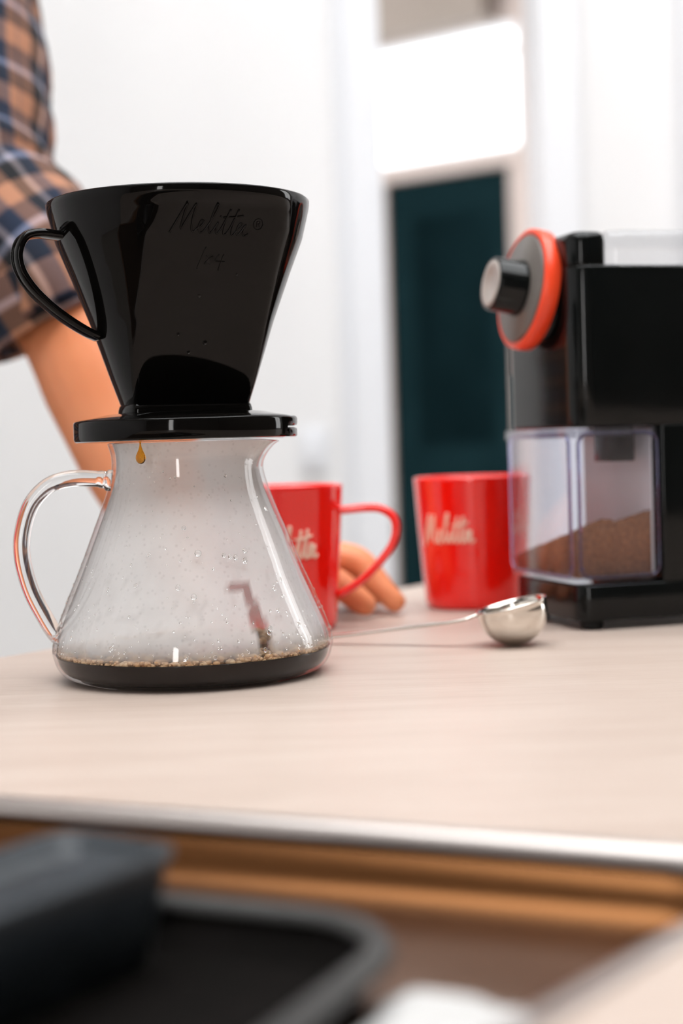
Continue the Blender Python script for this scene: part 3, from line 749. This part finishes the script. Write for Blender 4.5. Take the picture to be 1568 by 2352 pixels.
# ------------------------------------------------------------------ person leaning a hand on the counter
per = thing('person', (-.30, 1.22, FZ), 0, 'person in a rolled-up plaid shirt sleeve leaning one hand on the counter', 'person')
off = -per.location
def blob(bm, c, rx, ry, rz_):
    bmesh.ops.create_uvsphere(bm, u_segments=24, v_segments=16, radius=1, matrix=Matrix.Translation(c) @ Matrix.Diagonal((rx, ry, rz_, 1)))
def limb(bm, pts, rads, k=6, n=20):
    c = catmull(pts, k); rr = []
    for i in range(len(c)):
        t = i/k; a = min(int(t), len(rads)-2); rr.append(rads[a]+(rads[a+1]-rads[a])*(t-a))
    tube(bm, c, rr, n)
    blob(bm, c[0], rads[0], rads[0], rads[0]); blob(bm, c[-1], rads[-1], rads[-1], rads[-1])
bm = NB()
limb(bm, [(-.31, 1.26, .60), (-.2821, 1.22, .4547), (-.2660, 1.17, .330), (-.2250, 1.14, .2600), (-.1810, 1.125, .2100), (-.1570, 1.10, .1560), (-.1340, 1.078, .1000), (-.1080, 1.056, .0520), (-.0880, 1.045, .0350)],
     [.052, .049, .046, .046, .048, .0455, .039, .0295, .026])
# hand: wrist, palm, knuckles and five bent fingers set on the counter
limb(bm, [(-.0880, 1.045, .0350), (-.0600, 1.040, .0360), (-.0300, 1.034, .0360)], [.025, .024, .020], 5)
blob(bm, (-.040, 1.036, .0355), .042, .036, .016)
limb(bm, [(-.055, 1.016, .034), (-.030, .996, .031), (-.006, .989, .0235), (.0125, .9855, .0095)], [.013, .0118, .0100, .0078])            # thumb
limb(bm, [(-.020, 1.016, .037), (.0075, 1.015, .0335), (.0200, 1.0105, .0205), (.0320, 1.0065, .0088)], [.0115, .0098, .0088, .0074])       # index
limb(bm, [(-.018, 1.034, .037), (.0080, 1.036, .0340), (.0210, 1.036, .0200), (.0300, 1.035, .0085)], [.0115, .0098, .0088, .0074])
limb(bm, [(-.022, 1.052, .034), (.0020, 1.056, .0310), (.0140, 1.057, .0190), (.0220, 1.057, .0082)], [.0110, .0092, .0084, .0070])
limb(bm, [(-.030, 1.066, .031), (-.0100, 1.073, .0280), (.0010, 1.075, .0170), (.0070, 1.076, .0075)], [.0100, .0082, .0074, .0064])
# torso, neck and head out of the frame to the upper left
limb(bm, [(-.52, 1.42, .0), (-.52, 1.40, .25), (-.50, 1.36, .50), (-.48, 1.33, .62)], [.13, .13, .13, .08])
limb(bm, [(-.31, 1.26, .60), (-.40, 1.30, .64), (-.55, 1.36, .64), (-.68, 1.42, .60)], [.055, .07, .07, .055])
limb(bm, [(-.49, 1.33, .62), (-.48, 1.30, .76)], [.055, .052])
blob(bm, (-.475, 1.275, .86), .075, .095, .115)
blob(bm, (-.462, 1.178, .845), .012, .018, .022)
limb(bm, [(-.68, 1.42, .60), (-.72, 1.45, .35), (-.70, 1.42, .08)], [.052, .045, .035])
bm.transform(Matrix.Translation(off))
body_o = obj('body', bm, 'skin', per)
md = body_o.modifiers.new('weld', 'REMESH'); md.mode = 'VOXEL'; md.voxel_size = .0028; md.use_smooth_shade = True
md = body_o.modifiers.new('soften', 'SMOOTH'); md.iterations = 5; md.factor = .5
dg = bpy.context.evaluated_depsgraph_get()
me = bpy.data.meshes.new_from_object(body_o.evaluated_get(dg)); body_o.modifiers.clear(); body_o.data = me
for p in me.polygons: p.use_smooth = True
def cloth(name, pts, rads, m, parent, folds=.006, k=10, n=64, seed=0, flat=1.0, side=None, cuff=False):
    c = catmull(pts, k); bm = NB(); uvl = bm.loops.layers.uv.new('UVMap'); L = [0]
    for a, b in zip(c, c[1:]): L.append(L[-1]+(b-a).length)
    rr = []
    for i in range(len(c)):
        t = i/k; a = min(int(t), len(rads)-2); rr.append(rads[a]+(rads[a+1]-rads[a])*(t-a))
    rows = tube(bm, c, rr, n, side=side, flat=flat, caps=False)
    for i, row in enumerate(rows):
        for j, v in enumerate(row):
            d_ = (v.co-c[i]).normalized(); q = 2*PI*j/n
            f = noise.noise((math.cos(q)*1.3+seed, math.sin(q)*1.3, L[i]*15))*folds + noise.noise((math.cos(q)*.8, math.sin(q)*.8+seed, L[i]*38+math.cos(q)*2))*folds*.8
            v.co += d_*f
    bm.verts.ensure_lookup_table()
    idx = {v: (i, j) for i, row in enumerate(rows) for j, v in enumerate(row)}
    circ = 2*PI*max(rads)*.9
    for f in bm.faces:
        js = [idx[l.vert][1] for l in f.loops]; wrap = max(js)-min(js) > n/2
        for l in f.loops:
            i, j = idx[l.vert]
            if wrap and j < n/2: j += n
            l[uvl].uv = (j/n*circ, L[i])
    bm.transform(Matrix.Translation(off))
    o = obj(name, bm, m, parent)
    md = o.modifiers.new('thick', 'SOLIDIFY'); md.thickness = .002; md.offset = 1
    return o
slv = cloth('shirt_sleeve', [(-.36, 1.29, .66), (-.2991, 1.25, .5468), (-.2821, 1.22, .4547), (-.2740, 1.19, .3822), (-.2620, 1.16, .3063), (-.2370, 1.14, .2660), (-.2030, 1.128, .2290), (-.1900, 1.126, .2050)],
            [.085, .072, .066, .064, .062, .061, .059, .0565], 'plaid', per, .0085, seed=2)
cloth('rolled_cuff', [(-.2060, 1.126, .2370), (-.1980, 1.126, .2190), (-.1890, 1.126, .2000)], [.0615, .0615, .0590], 'plaid', slv, .003, seed=5)
cloth('shirt_body', [(-.52, 1.42, -.12), (-.52, 1.41, .1), (-.52, 1.40, .30), (-.50, 1.37, .50), (-.49, 1.345, .62), (-.485, 1.335, .70)], [.145, .145, .150, .150, .12, .062], 'plaid', per, .01, seed=9, side=(1, .2, 0), flat=1.28)
cloth('shirt_sleeve', [(-.60, 1.38, .63), (-.68, 1.42, .60), (-.72, 1.45, .35), (-.705, 1.43, .15)], [.08, .07, .06, .055], 'plaid', per, .008, seed=4)
cloth('trousers', [(-.52, 1.42, -.08), (-.52, 1.43, -.4), (-.52, 1.43, -.895)], [.13, .12, .10], 'denim', per, .006, seed=14, side=(1, .2, 0), flat=1.35)
bm = NB(); blob(bm, Vector((-.475, 1.30, .895))+off, .085, .092, .105); obj('hair', bm, 'hair', per)
